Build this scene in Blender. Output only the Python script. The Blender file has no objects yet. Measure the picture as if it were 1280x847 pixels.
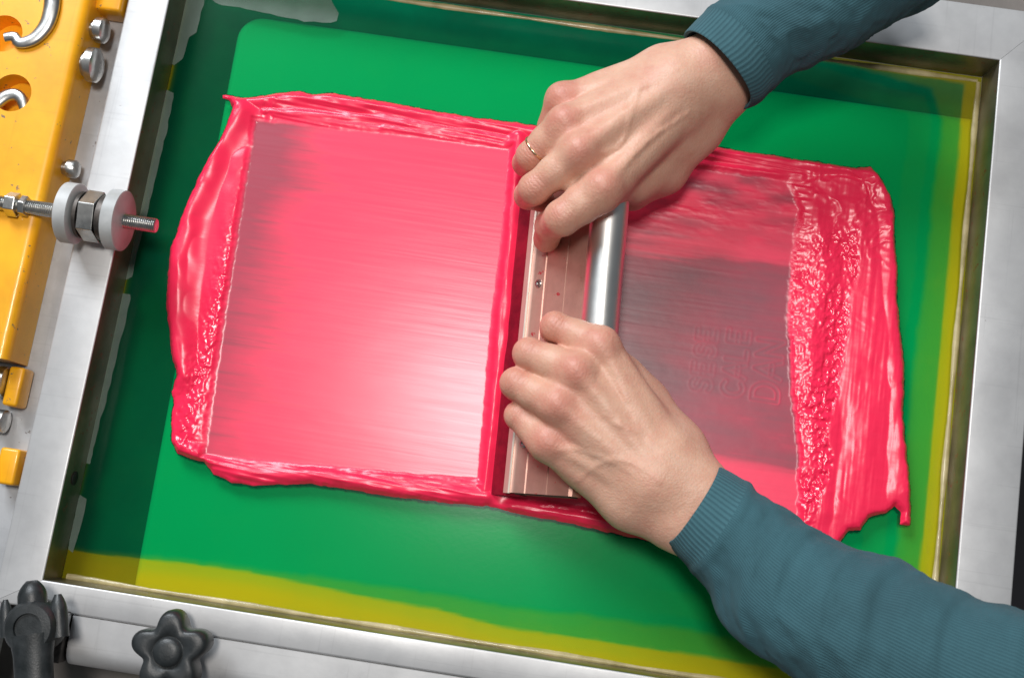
import bpy, bmesh, math
import numpy as np
from mathutils import Vector, Matrix

sc = bpy.context.scene
COL = sc.collection
MM = 0.001

# ------------------------------------------------------------------ camera
cam_d = bpy.data.cameras.new('camera')
cam = bpy.data.objects.new('camera', cam_d)
COL.objects.link(cam)
cam_d.sensor_width = 36.0
cam_d.lens = 39.11
cam_d.clip_start = 0.02
cam_d.clip_end = 50.0
cam.matrix_world = Matrix(((0.98852515, -0.14738932, 0.03308192, 0.009376),
                           (0.15085341, 0.97458053, -0.1656383, -0.139557),
                           (-0.00782768, 0.16872814, 0.98563154, 0.73432),
                           (0, 0, 0, 1)))
sc.camera = cam
cam_d.dof.use_dof = True
cam_d.dof.focus_distance = 0.70
cam_d.dof.aperture_fstop = 8.0

# ------------------------------------------------------------------ room light
world = bpy.data.worlds.new('World')
sc.world = world
world.use_nodes = True
bg = world.node_tree.nodes['Background']
bg.inputs['Color'].default_value = (0.86, 0.93, 1.0, 1)
bg.inputs['Strength'].default_value = 0.12

def area(name, loc, target, size, size_y, power, color):
    d = bpy.data.lights.new(name, 'AREA')
    d.shape = 'RECTANGLE'; d.size = size; d.size_y = size_y
    d.energy = power; d.color = color
    o = bpy.data.objects.new(name, d)
    COL.objects.link(o)
    o.location = loc
    o.rotation_euler = (Vector(target) - Vector(loc)).to_track_quat('-Z', 'Y').to_euler()
    return o
area('ceiling_lamp', (-0.09, 0.10, 1.75), (-0.02, 0.0, 0.0), 0.24, 0.30, 15.5, (1.0, 0.95, 0.9))
area('window_light', (-1.15, 1.6, 1.6), (0.0, 0.0, 0.0), 1.1, 0.9, 62.0, (0.90, 0.95, 1.0))

sc.view_settings.view_transform = 'Standard'
sc.view_settings.look = 'None'
sc.view_settings.exposure = 0.08
sc.view_settings.gamma = 1.0
sc.view_settings.use_curve_mapping = False

# ------------------------------------------------------------------ measured positions, millimetres on the screen plane
INK_OUTLINE = [(-240.9, 124.0), (-234.2, 124.4), (-228.3, 123.5), (-217.5, 126.3), (-204.0, 130.1), (-187.7, 134.3), (-179.1, 133.8), (-165.4, 136.5), (-151.1, 135.6), (-134.2, 135.8), (-105.8, 134.7), (-71.8, 133.3), (-38.2, 134.2), (-20.3, 133.9), (28.9, 134.2), (95.2, 137.2), (122.9, 136.7), (161.6, 136.7), (189.2, 136.2), (200.2, 136.1), (209.8, 138.7), (217.0, 132.2), (224.7, 120.2), (229.3, 106.6), (230.9, 89.8), (234.5, 67.9), (235.6, 51.3), (241.3, 24.6), (245.9, -2.0), (247.3, -28.7), (251.3, -49.4), (255.3, -69.9), (257.7, -85.3), (257.9, -98.2), (252.7, -98.5), (252.6, -91.2), (247.6, -87.8), (242.8, -92.7), (231.3, -97.1), (227.0, -106.6), (219.3, -107.7), (210.5, -123.5), (154.3, -132.1), (102.6, -134.9), (33.8, -130.3), (2.0, -129.5), (-14.1, -127.7), (-45.5, -129.9), (-82.5, -130.8), (-109.2, -130.7), (-130.5, -130.8), (-151.2, -134.5), (-166.7, -137.3), (-182.7, -137.7), (-195.2, -134.3), (-203.5, -127.6), (-211.8, -126.2), (-221.9, -124.6), (-227.2, -116.8), (-229.9, -106.5), (-230.5, -93.2), (-233.7, -85.5), (-232.1, -74.4), (-239.1, -59.1), (-246.2, -38.1), (-250.1, -22.0), (-252.9, -5.6), (-254.1, 11.2), (-252.1, 22.8), (-251.1, 34.4), (-248.0, 52.1), (-243.2, 70.2), (-237.8, 85.5), (-233.0, 103.9), (-231.4, 115.9), (-234.5, 120.2), (-239.9, 121.8)]
FLOOD = [(-215.4, 109.5), (-124.9, 114.8), (-35.0, 116.5), (-30.7, 56.1), (-28.1, -14.0), (-20.6, -113.0), (-100.6, -118.8), (-153.5, -122.1), (-205.2, -124.2), (-209.4, -43.6), (-213.1, 45.8)]
PRINT = [(-8.1, 119.9), (155.0, 121.2), (165.3, 102.7), (164.2, 62.9), (165.7, 24.1), (173.1, -18.4), (181.8, -60.0), (187.9, -106.3), (100.9, -122.2), (0.6, -120.3)]
RIDGES = [([(-227.7, 120.6), (-178.5, 130.3), (-133.4, 131.2), (-71.0, 128.7), (-19.6, 129.3), (29.5, 129.7)], 4.5, 3.0), ([(-209.9, 116.2), (-126.3, 122.8), (-25.1, 121.5)], 2.5, 1.4), ([(-125.3, 117.0), (-24.1, 114.6)], 2, 0.8), ([(-226.4, 113.7), (-238.8, 67.9), (-245.7, 35.2), (-245.4, 1.2), (-238.7, -37.0), (-226.9, -73.6)], 9, 5.5), ([(-243.4, 18.4), (-239.9, -20.5), (-232.2, -52.5)], 8, 3.5), ([(-220.8, 79.3), (-217.4, 11.0), (-216.3, -50.1), (-216.2, -109.8)], 8, 1.7), ([(-222.9, -119.4), (-200.1, -125.5), (-178.7, -130.7), (-126.2, -124.9), (-83.6, -124.7), (-16.1, -121.8)], 5, 3.2), ([(-199.7, -127.6), (-126.8, -121.8), (-19.1, -115.9)], 3, 1.4), ([(-32.2, 123.9), (-26.6, 51.1), (-21.6, -31.6), (-17.8, -117.8)], 6, 3.6), ([(-25.0, 128.5), (-19.1, 52.2), (-15.2, -30.7), (-10.2, -118.8)], 3.0, 0.8), ([(1.6, -126.4), (43.6, -125.7), (101.8, -128.8)], 4, 3.0), ([(21.7, -120.2), (64.0, -121.0), (116.9, -124.4)], 3, 2.2), ([(40.4, 131.3), (123.3, 133.2), (189.5, 132.7), (211.6, 131.4)], 4.5, 3.2), ([(85.9, 122.4), (130.0, 123.2), (163.0, 124.1)], 3, 1.6), ([(214.5, 130.1), (225.0, 105.9), (229.8, 67.2), (233.9, 23.4), (244.2, -29.2), (251.6, -75.7)], 9, 2.6), ([(196.4, 118.8), (214.8, 70.5), (222.3, 21.7), (224.9, -32.1), (220.2, -91.0)], 17, 2.2), ([(176.0, 104.3), (186.7, 55.1), (181.3, 4.5), (194.7, -47.4), (197.1, -94.5)], 12, 2.4)]
SQ = [(-24.5, 117.5, 0), (-11.6, -120.0, 0)]
LETTERS = [(103.4, 17.5), (160.1, 26.1), (165.8, -25.0), (109.8, -33.5)]
PLATEN = [(-243.2, 189.6), (300.7, 188.5), (296.5, -246.5), (-236.1, -228.2)]
EMULSION = [(-278.7, 221.0), (268.6, 208.4), (268.8, 206.6), (268.4, -46.8), (266.6, -170.8), (265.4, -202.8), (194.1, -200.9), (126.5, -200.8), (56.0, -201.6), (18.9, -202.7), (-8.9, -200.9), (-37.5, -197.7), (-75.2, -197.4), (-113.3, -195.6), (-160.8, -192.6), (-186.6, -193.0), (-238.2, -195.2), (-266.6, -196.9), (-280.2, -195.4)]
EMUL_MAIN = [(-277.1, 218.8), (-17.0, 219.3), (152.9, 216.8), (246.5, 200.9), (255.6, 179.9), (254.8, 150.6), (252.9, 37.3), (251.4, -117.3), (243.8, -188.3), (196.6, -186.5), (124.6, -186.0), (54.0, -187.3), (-1.4, -188.7), (-58.0, -188.1), (-114.3, -190.1), (-161.3, -190.1), (-187.0, -191.0), (-238.6, -193.2), (-267.0, -194.9), (-279.0, -193.7)]
TAPES = [[(-285.0, 183.1), (-277.5, 215.0), (-268.5, 216.4), (-267.9, 167.4), (-272.5, 161.9), (-273.8, 145.4), (-283.4, 142.2), (-285.2, 164.8)], [(-282.1, 122.0), (-274.2, 119.6), (-276.5, -12.0), (-279.7, -15.3), (-284.1, -10.3), (-282.3, 81.8)], [(-281.1, -24.4), (-274.4, -24.5), (-277.9, -140.5), (-282.3, -140.1), (-282.4, -87.5)], [(-279.8, -160.9), (-274.7, -162.2), (-276.0, -197.8), (-279.5, -196.3)], [(-266.1, 204.4), (-193.5, 212.1), (-176.9, 202.9), (-171.5, 189.0), (-199.1, 186.2), (-213.2, 187.7), (-241.2, 189.6), (-258.7, 190.7)]]
HAND_L = {'index': [(39.6, -26.7, 85, 11), (11.8, -17.6, 76, 9.2), (11.2, -15.3, 52, 8.2), (18.6, -13.0, 34, 7.2)], 'middle': [(27.7, -44.5, 89, 11.2), (-1.4, -36.3, 76, 9.9), (-1.5, -34.2, 50, 8.6), (7.1, -32.2, 32, 7.4)], 'ring': [(19.4, -64.9, 86, 10.8), (-6.4, -54.7, 73, 9.8), (-6.1, -53.9, 48, 8.4), (2.0, -53.5, 30, 7.2)], 'pinky': [(17.2, -86.6, 75, 11), (-2.2, -72.8, 66, 8.6), (-2.9, -72.0, 42, 7.4), (3.7, -71.6, 28, 6.4)], 'thumb': [(95.5, -77.3, 58, 16), (75.0, -52.0, 46, 13), (59.7, -35.1, 35, 10), (46.3, -23.0, 28, 8.5)], 'wrist': [(106.4, -98.7, 74, 17), (99.6, -120.3, 68, 17)], 'fore': [(141.1, -118.7, 82, 14), (133.1, -137.4, 82, 14)], 'carp': [(90.2, -85.1, 76, 16), (84.5, -94.7, 79, 15), (78.1, -103.1, 78, 15.5), (72.1, -112.6, 66, 17)]}
HAND_R = {'index': [(27.8, 68.6, 86, 12), (6.4, 49.7, 77, 11.4), (-0.4, 49.5, 56, 9.6), (-1.9, 45.2, 38, 8.6)], 'middle': [(10.6, 88.8, 88, 11.4), (-13.3, 66.5, 73, 10.2), (-17.6, 69.5, 48, 8.8), (-7.2, 71.6, 32, 7.4)], 'ring': [(-0.7, 108.7, 80, 11), (-18.8, 90.2, 64, 9.8), (-22.7, 93.0, 40, 8.4), (-13.4, 95.9, 26, 7.2)], 'pinky': [(-4.7, 129.5, 66, 10), (-10.1, 117.3, 48, 8.4), (-12.1, 115.9, 30, 7.2), (-6.8, 114.7, 20, 6)], 'thumb': [(84.6, 130.8, 44, 15), (67.6, 103.4, 33, 14), (49.0, 87.9, 28, 12), (30.1, 80.8, 24, 8.5)], 'wrist': [(95.3, 153.7, 62, 17), (80.6, 163.2, 70, 17.5)], 'fore': [(126.3, 191.3, 78, 14), (114.9, 202.6, 78, 14)], 'carp': [(73.0, 137.5, 67, 15), (66.0, 143.5, 76, 15), (61.3, 150.6, 74, 15), (56.3, 158.1, 66, 15)]}
SLEEVE_L = [((119.0, -87.5, 78), (95.2, -133.1, 78), 27), ((126.5, -90.2, 80), (102.3, -140.3, 80), 29), ((135.9, -95.0, 83), (113.1, -148.6, 83), 31), ((147.5, -101.2, 86), (121.0, -157.2, 86), 33), ((166.0, -110.4, 90), (129.0, -172.2, 90), 36), ((188.4, -121.9, 96), (148.1, -184.9, 96), 39), ((205.4, -124.5, 100), (168.2, -194.3, 100), 41), ((225.9, -127.0, 106), (196.6, -209.5, 106), 44), ((250.7, -135.9, 112), (228.0, -220.3, 112), 46), ((285.8, -143.5, 122), (267.8, -236.4, 122), 50), ((326.8, -154.8, 134), (308.5, -250.8, 134), 54)]
SLEEVE_R = [((66.2, 179.9, 74), (110.9, 139.8, 74), 27), ((72.5, 189.0, 75), (117.7, 144.2, 75), 29), ((80.3, 198.4, 76), (124.8, 154.9, 76), 31), ((87.9, 208.4, 78), (134.2, 164.5, 78), 33), ((99.3, 221.1, 82), (147.6, 170.1, 82), 35), ((114.2, 233.7, 88), (166.9, 182.4, 88), 38), ((135.8, 249.2, 95), (190.1, 200.0, 95), 41), ((165.8, 270.0, 104), (219.2, 218.8, 104), 45)]
RAILS_PX = [(-308.0, 171.1, 29), (-307.3, 73.2, 29), (-308.7, -105.7, 29), (315.1, -138.3, 29), (244.9, 253.3, 29), (-247.6, -261.8, 25), (-181.7, -232.4, 29)]
BEAM = [(-331.4, 159.5, 45), (-331.2, -80.3, 45)]
ROD = [(-381.8, 15.7, 52), (-350.2, 15.1, 52), (-309.3, 14.8, 52), (-250.6, 13.5, 52)]
DISCS = [(-303.7, 14.1, 50), (-297.3, 14.0, 50), (-287.9, 13.8, 50), (-277.3, 13.3, 50), (-269.0, 13.5, 50)]
HOOK_A = [(-350.9, 162.5, 47), (-348.9, 149.0, 47), (-350.0, 136.9, 47), (-355.9, 126.9, 47), (-364.7, 122.8, 47), (-368.8, 126.7, 47), (-375.0, 125.2, 47)]
HOOK_B = [(-374.0, 81.9, 46), (-368.9, 87.7, 46), (-362.9, 89.7, 46), (-357.8, 86.6, 46), (-355.0, 78.6, 46)]
HOLES = [(-377.8, 128.6, 45), (-362.7, 89.0, 45)]
BOLTS = [(-330.8, 120.9, 32), (-323.0, 142.9, 32), (-329.6, -91.8, 34), (-323.6, 48.7, 28)]
BLOCKS = [(-325.7, -97.4, 26), (-316.6, -147.9, 26), (-317.8, 166.8, 30)]
HOLE_L = (-281.4, -150.7, 15)
KNOB = [(-185.4, -241.0, 62)]
HANDLE = [(-269.4, -235.6, 60), (-260.2, -267.4, 60), (-246.1, -315.5, 64)]
BAR = [(-258.4, -243.8, 27), (-253.0, -264.6, 20), (-265.9, -232.8, 27)]
VEINS_L = [[[(37.0, -106.7), (53.8, -92.3), (73.0, -94.2), (88.3, -103.5)], 0.7], [[(25.1, -89.6), (41.6, -89.5), (58.8, -94.0), (73.9, -101.1)], 0.8], [[(37.3, -59.1), (53.3, -71.1), (70.5, -75.6), (88.5, -87.1)], 0.6], [[(52.4, -47.2), (64.3, -64.6), (70.5, -75.6)], 0.6]]
VEINS_R = [[[(26.4, 107.0), (39.3, 122.0), (42.6, 134.1), (56.8, 140.4)], 0.7], [[(21.6, 88.1), (35.1, 97.9), (39.3, 122.0)], 0.6], [[(37.3, 81.1), (47.5, 97.1), (62.6, 115.0), (73.4, 127.1)], 0.6]]
# ------------------------------------------------------------------ helpers
def link(name, me, mat=None, parent=None, smooth=False):
    o = bpy.data.objects.new(name, me)
    COL.objects.link(o)
    if mat is not None:
        me.materials.append(mat)
    if parent is not None:
        o.parent = parent
    if smooth:
        me.shade_smooth()
    return o

def fast_mesh(me, V, Q):
    V = np.ascontiguousarray(V, np.float32); Q = np.ascontiguousarray(Q, np.int32)
    me.vertices.add(len(V)); me.vertices.foreach_set('co', V.reshape(-1))
    me.loops.add(Q.size); me.loops.foreach_set('vertex_index', Q.reshape(-1))
    me.polygons.add(len(Q)); me.polygons.foreach_set('loop_start', np.arange(0, Q.size, 4, dtype=np.int32))
    me.update(calc_edges=True)

def tag(o, label, cat, group=None):
    o['label'] = label; o['category'] = cat
    if group: o['group'] = group
    return o

def struct(o):
    o['kind'] = 'structure'
    return o

def empty(name, loc_mm):
    o = bpy.data.objects.new(name, None)
    o.empty_display_size = 0.02
    COL.objects.link(o)
    o.location = Vector(loc_mm) * MM
    return o

def adopt(o, parent):
    """parent o (built in world millimetres) keeping it where it stands"""
    o.parent = parent
    o.matrix_parent_inverse = Matrix.Translation(-parent.location)
    return o

def bm_mesh(bm, name):
    bmesh.ops.recalc_face_normals(bm, faces=bm.faces)
    me = bpy.data.meshes.new(name)
    bm.to_mesh(me); bm.free()
    return me

def smooth_angle(me, deg=35):
    me.shade_smooth()
    try:
        me.set_sharp_from_angle(angle=math.radians(deg))
    except Exception:
        pass

def box_bm(x0, x1, y0, y1, z0, z1, bev=0.0, seg=2):
    bm = bmesh.new()
    bmesh.ops.create_cube(bm, size=1.0)
    for v in bm.verts:
        v.co = Vector((x0 + (v.co.x + .5) * (x1 - x0), y0 + (v.co.y + .5) * (y1 - y0), z0 + (v.co.z + .5) * (z1 - z0))) * MM
    if bev:
        bmesh.ops.bevel(bm, geom=bm.edges[:], offset=bev * MM, segments=seg, profile=0.5, affect='EDGES')
    return bm

def sheet(name, pts, z, thick, mat, parent):
    """flat sheet with a traced outline and real thickness, top face at z"""
    bm = bmesh.new()
    vs = [bm.verts.new((x * MM, y * MM, z * MM)) for x, y in pts]
    f = bm.faces.new(vs)
    if f.normal.z < 0: f.normal_flip()
    bmesh.ops.triangulate(bm, faces=[q for q in bm.faces if len(q.verts) > 4])
    o = link(name, bm_mesh(bm, name), mat)
    if parent: adopt(o, parent)
    return o

def densify(pts, step=4.0, wob=0.0, seed=1, closed=True):
    rng = np.random.default_rng(seed)
    P = [Vector(p) for p in pts]
    n = len(P)
    out = []
    for i in range(n if closed else n - 1):
        p0, p1, p2, p3 = P[(i - 1) % n], P[i], P[(i + 1) % n], P[(i + 2) % n]
        if not closed:
            p0 = P[max(i - 1, 0)]; p3 = P[min(i + 2, n - 1)]
        k = max(1, int((p2 - p1).length / step))
        for j in range(k):
            t = j / k
            a = 0.5 * ((2 * p1) + (p2 - p0) * t + (2 * p0 - 5 * p1 + 4 * p2 - p3) * t * t + (3 * p1 - p0 - 3 * p2 + p3) * t ** 3)
            out.append(a)
    if not closed:
        out.append(P[-1])
    if wob:
        out = [p + Vector([rng.normal() * wob for _ in range(len(p))]) for p in out]
    return out

def lathe_bm(profile, axis='X', seg=40, centre=(0, 0, 0)):
    """profile: list of (along, radius) in mm; closed at both ends"""
    bm = bmesh.new()
    rings = []
    for a, r in profile:
        ring = []
        for i in range(seg):
            t = 2 * math.pi * i / seg
            c, s = r * math.cos(t), r * math.sin(t)
            p = {'X': (a, c, s), 'Y': (c, a, s), 'Z': (c, s, a)}[axis]
            ring.append(bm.verts.new((Vector(centre) + Vector(p)) * MM))
        rings.append(ring)
    for A, B in zip(rings, rings[1:]):
        for i in range(seg):
            bm.faces.new((A[i], A[(i + 1) % seg], B[(i + 1) % seg], B[i]))
    bm.faces.new(rings[0]); bm.faces.new(rings[-1])
    return bm

def tube_mesh(name, pts, rad, seg=14, flat=1.0):
    """round (or flattened in z) bar along a polyline, mm"""
    P = [Vector(p) for p in pts]
    bm = bmesh.new()
    rings = []
    n = len(P)
    for i, p in enumerate(P):
        d = (P[min(i + 1, n - 1)] - P[max(i - 1, 0)]).normalized()
        up = Vector((0, 0, 1))
        if abs(d.z) > .95: up = Vector((0, 1, 0))
        s = d.cross(up).normalized(); u = s.cross(d).normalized()
        r = rad[i] if isinstance(rad, (list, tuple)) else rad
        rings.append([bm.verts.new((p + s * (r * math.cos(t)) + u * (r * flat * math.sin(t))) * MM)
                      for t in [2 * math.pi * k / seg for k in range(seg)]])
    for A, B in zip(rings, rings[1:]):
        for i in range(seg):
            bm.faces.new((A[i], A[(i + 1) % seg], B[(i + 1) % seg], B[i]))
    bm.faces.new(rings[0]); bm.faces.new(rings[-1])
    me = bm_mesh(bm, name)
    smooth_angle(me, 50)
    return me

def vnoise(x, y, seed=0):
    """smooth value noise in -1..1 on numpy arrays"""
    xi = np.floor(x).astype(np.int64); yi = np.floor(y).astype(np.int64)
    fx = x - xi; fy = y - yi
    fx = fx * fx * fx * (fx * (fx * 6 - 15) + 10); fy = fy * fy * fy * (fy * (fy * 6 - 15) + 10)
    def h(a, b):
        n = (a * 374761393 + b * 668265263 + seed * 1442695041) & 0xffffffff
        n = ((n ^ (n >> 13)) * 1274126177) & 0xffffffff
        n = n ^ (n >> 16)
        return (n & 0xffff) / 32767.5 - 1.0
    return ((h(xi, yi) * (1 - fx) + h(xi + 1, yi) * fx) * (1 - fy) + (h(xi, yi + 1) * (1 - fx) + h(xi + 1, yi + 1) * fx) * fy)

def fbm(x, y, oct=4, seed=0):
    a, s, t = 0.0, 1.0, 0.0
    for i in range(oct):
        a = a + vnoise(x, y, seed + i * 17) * s; t += s
        x = x * 2.03 + 11.3; y = y * 2.03 - 7.1; s *= .5
    return a / t

def sstep(a, b, x):
    t = np.clip((x - a) / (b - a), 0, 1)
    return t * t * (3 - 2 * t)

def poly_dist(px, py, pts, closed=True):
    d = np.full(px.shape, 1e9)
    n = len(pts)
    for i in range(n if closed else n - 1):
        ax, ay = pts[i][0], pts[i][1]; bx, by = pts[(i + 1) % n][0], pts[(i + 1) % n][1]
        dx, dy = bx - ax, by - ay
        t = np.clip(((px - ax) * dx + (py - ay) * dy) / (dx * dx + dy * dy + 1e-9), 0, 1)
        d = np.minimum(d, (px - ax - t * dx) ** 2 + (py - ay - t * dy) ** 2)
    return np.sqrt(d)

def poly_in(px, py, pts):
    ins = np.zeros(px.shape, bool)
    n = len(pts)
    for i in range(n):
        ax, ay = pts[i][0], pts[i][1]; bx, by = pts[(i + 1) % n][0], pts[(i + 1) % n][1]
        c = (ay > py) != (by > py)
        ins ^= c & (px < (bx - ax) * (py - ay) / (by - ay + 1e-12) + ax)
    return ins

# ------------------------------------------------------------------ materials
def mat_new(name):
    m = bpy.data.materials.new(name)
    m.use_nodes = True
    nt = m.node_tree
    return m, nt, nt.nodes['Principled BSDF']

def N(nt, t, **kw):
    n = nt.nodes.new(t)
    for k, v in kw.items():
        setattr(n, k, v)
    return n

def ramp(nt, src, stops):
    r = N(nt, 'ShaderNodeValToRGB')
    e = r.color_ramp.elements
    while len(e) < len(stops): e.new(0.5)
    for q, (p, c) in zip(e, stops):
        q.position = p; q.color = (*c, 1) if len(c) == 3 else c
    nt.links.new(src, r.inputs['Fac'])
    return r

def noise(nt, scale, detail=4, rough=.55, vec=None, stretch=None, coord='Object'):
    tc = N(nt, 'ShaderNodeTexCoord')
    src = tc.outputs[coord]
    if stretch:
        mp = N(nt, 'ShaderNodeMapping'); mp.inputs['Scale'].default_value = stretch
        nt.links.new(src, mp.inputs['Vector']); src = mp.outputs['Vector']
    n = N(nt, 'ShaderNodeTexNoise')
    n.inputs['Scale'].default_value = scale; n.inputs['Detail'].default_value = detail; n.inputs['Roughness'].default_value = rough
    nt.links.new(src, n.inputs['Vector'])
    return n

def bump(nt, bsdf, h, strength, dist=0.001):
    b = N(nt, 'ShaderNodeBump'); b.inputs['Strength'].default_value = strength; b.inputs['Distance'].default_value = dist
    nt.links.new(h, b.inputs['Height']); nt.links.new(b.outputs['Normal'], bsdf.inputs['Normal'])
    return b

def metal(name, c0, c1, rough=(.3, .5), metallic=1.0, scale=60, stretch=(1, 1, 1), scratch=.15, bmp=.08):
    m, nt, b = mat_new(name)
    n = noise(nt, scale, 6, .6, stretch=stretch)
    r = ramp(nt, n.outputs['Fac'], [(.3, c0), (.7, c1)])
    nt.links.new(r.outputs['Color'], b.inputs['Base Color'])
    n2 = noise(nt, scale * .35, 5, .6)
    mr = N(nt, 'ShaderNodeMapRange'); mr.inputs['To Min'].default_value = rough[0]; mr.inputs['To Max'].default_value = rough[1]
    mr.inputs['From Min'].default_value = .3; mr.inputs['From Max'].default_value = .7
    nt.links.new(n2.outputs['Fac'], mr.inputs['Value']); nt.links.new(mr.outputs['Result'], b.inputs['Roughness'])
    b.inputs['Metallic'].default_value = metallic
    n3 = noise(nt, scale * 6, 3, .6, stretch=stretch)
    bump(nt, b, n3.outputs['Fac'], bmp, .0006)
    return m

M = {}
M['alu'] = metal('brushed_aluminium', (.52, .52, .525), (.64, .64, .64), (.36, .55), .45, 25, (1, 1, 1))
def worn(m, speck=(.16, .14, .13), amount=.66, smear=.25):
    """specks, smudges and fine scratches on a metal that has been used"""
    nt = m.node_tree; b = nt.nodes['Principled BSDF']
    src = b.inputs['Base Color'].links[0].from_socket
    n = noise(nt, 170, 3, .7)
    r = ramp(nt, n.outputs['Fac'], [(amount, (0, 0, 0)), (amount + .05, (1, 1, 1))])
    n2 = noise(nt, 14, 5, .65)
    r2 = ramp(nt, n2.outputs['Fac'], [(.42, (1, 1, 1)), (.62, (1 - smear,) * 3)])
    mm = N(nt, 'ShaderNodeMix', data_type='RGBA', blend_type='MULTIPLY'); mm.inputs['Factor'].default_value = 1
    nt.links.new(src, mm.inputs['A']); nt.links.new(r2.outputs['Color'], mm.inputs['B'])
    for stv in ((1, .02, 1), (.02, 1, 1)):
        ns = noise(nt, 420, 2, .5, stretch=stv)
        rs = ramp(nt, ns.outputs['Fac'], [(.64, (1, 1, 1)), (.70, (.72, .72, .72))])
        m3 = N(nt, 'ShaderNodeMix', data_type='RGBA', blend_type='MULTIPLY'); m3.inputs['Factor'].default_value = .22
        nt.links.new(mm.outputs['Result'], m3.inputs['A']); nt.links.new(rs.outputs['Color'], m3.inputs['B'])
        mm = m3
    mx = N(nt, 'ShaderNodeMix', data_type='RGBA'); nt.links.new(r.outputs['Color'], mx.inputs['Factor'])
    nt.links.new(mm.outputs['Result'], mx.inputs['A']); mx.inputs['B'].default_value = (*speck, 1)
    nt.links.new(mx.outputs['Result'], b.inputs['Base Color'])
    return m
worn(M['alu'], (.35, .33, .32), .71, .10)
M['wall'] = metal('dark_reflection_stained_wall', (.16, .15, .11), (.34, .29, .23), (.25, .45), .75, 22, (1, 1, .6))  # aluminium darkened in colour for its dark reflections, with brownish stains
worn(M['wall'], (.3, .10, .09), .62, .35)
M['plate'] = metal('grey_plate', (.42, .43, .45), (.54, .55, .56), (.35, .5), .5, 18)
worn(M['plate'], (.2, .18, .17), .68, .2)
M['steel'] = metal('zinc_steel', (.42, .42, .41), (.62, .62, .60), (.22, .42), 1.0, 120)
M['dark_steel'] = metal('dark_oily_steel', (.05, .045, .04), (.16, .14, .13), (.35, .6), .8, 120)
M['tube'] = metal('handle_aluminium', (.72, .72, .70), (.84, .84, .82), (.3, .42), 1.0, 60, (1, .08, 1), bmp=.05)
M['holder'] = metal('ink_reflection_tinted_holder', (.66, .37, .29), (.74, .44, .36), (.34, .48), .6, 30, (1, .3, 1), bmp=.04)  # copper tint paints the red ink's reflection into the aluminium
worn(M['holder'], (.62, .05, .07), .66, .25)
M['holder_edge'] = metal('pale_holder_lip', (.70, .58, .48), (.80, .68, .58), (.3, .45), .7, 80, (1, .1, 1))  # paler tone for the ridge along the holder's face

def paint(name, c0, c1, rough=.35, scale=30, coat=.2, bmp=.05):
    m, nt, b = mat_new(name)
    n = noise(nt, scale, 5, .6)
    r = ramp(nt, n.outputs['Fac'], [(.35, c0), (.65, c1)])
    nt.links.new(r.outputs['Color'], b.inputs['Base Color'])
    b.inputs['Roughness'].default_value = rough
    b.inputs['Coat Weight'].default_value = coat
    n3 = noise(nt, scale * 12, 3, .6)
    bump(nt, b, n3.outputs['Fac'], bmp, .0005)
    return m
M['orange'] = paint('orange_enamel', (.93, .40, .004), (.98, .47, .006), .38)
worn(M['orange'], (.22, .14, .08), .665, .18)
M['nylon'] = paint('grey_white_nylon', (.36, .37, .37), (.50, .51, .51), .45, 40, 0)
M['black'] = paint('black_plastic', (.010, .013, .014), (.030, .034, .036), .4, 90, 0, .25)
M['board'] = paint('white_platen_board', (.74, .75, .74), (.80, .80, .79), .6, 8, 0)
M['table'] = paint('grey_brown_table', (.10, .09, .085), (.2, .18, .165), .6, 12, 0)
M['floor'] = paint('dark_floor', (.008, .008, .011), (.02, .02, .026), .7, 4, 0)
M['glue'] = paint('cream_glue', (.30, .25, .10), (.50, .42, .22), .4, 60, .2)
M['rubber'] = paint('shaded_ink_wet_rubber', (.14, .003, .012), (.26, .006, .02), .25, 60, .3)  # ink-red rubber, its colour darkened for the shade below the holder
M['gold'] = metal('gold_band', (.75, .50, .28), (.85, .62, .38), (.2, .3), 1.0, 60)

def film(name, tcol, dcol, opacity, rough, scale=20, bmp=.02, vary=.15):
    """thin translucent sheet: part of the light passes tinted, the rest is scattered"""
    m, nt, b = mat_new(name)
    n = noise(nt, scale, 5, .55)
    d0 = tuple(c * (1 - vary) for c in dcol); d1 = tuple(min(1, c * (1 + vary)) for c in dcol)
    r = ramp(nt, n.outputs['Fac'], [(.3, d0), (.7, d1)])
    nt.links.new(r.outputs['Color'], b.inputs['Base Color'])
    b.inputs['Roughness'].default_value = rough
    t = N(nt, 'ShaderNodeBsdfTransparent'); t.inputs['Color'].default_value = (*tcol, 1)
    mx = N(nt, 'ShaderNodeMixShader'); mx.inputs['Fac'].default_value = opacity
    nt.links.new(t.outputs['BSDF'], mx.inputs[1]); nt.links.new(b.outputs['BSDF'], mx.inputs[2])
    nt.links.new(mx.outputs['Shader'], nt.nodes['Material Output'].inputs['Surface'])
    n3 = noise(nt, 300, 3, .6)
    bump(nt, b, n3.outputs['Fac'], bmp, .0004)
    return m
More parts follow.
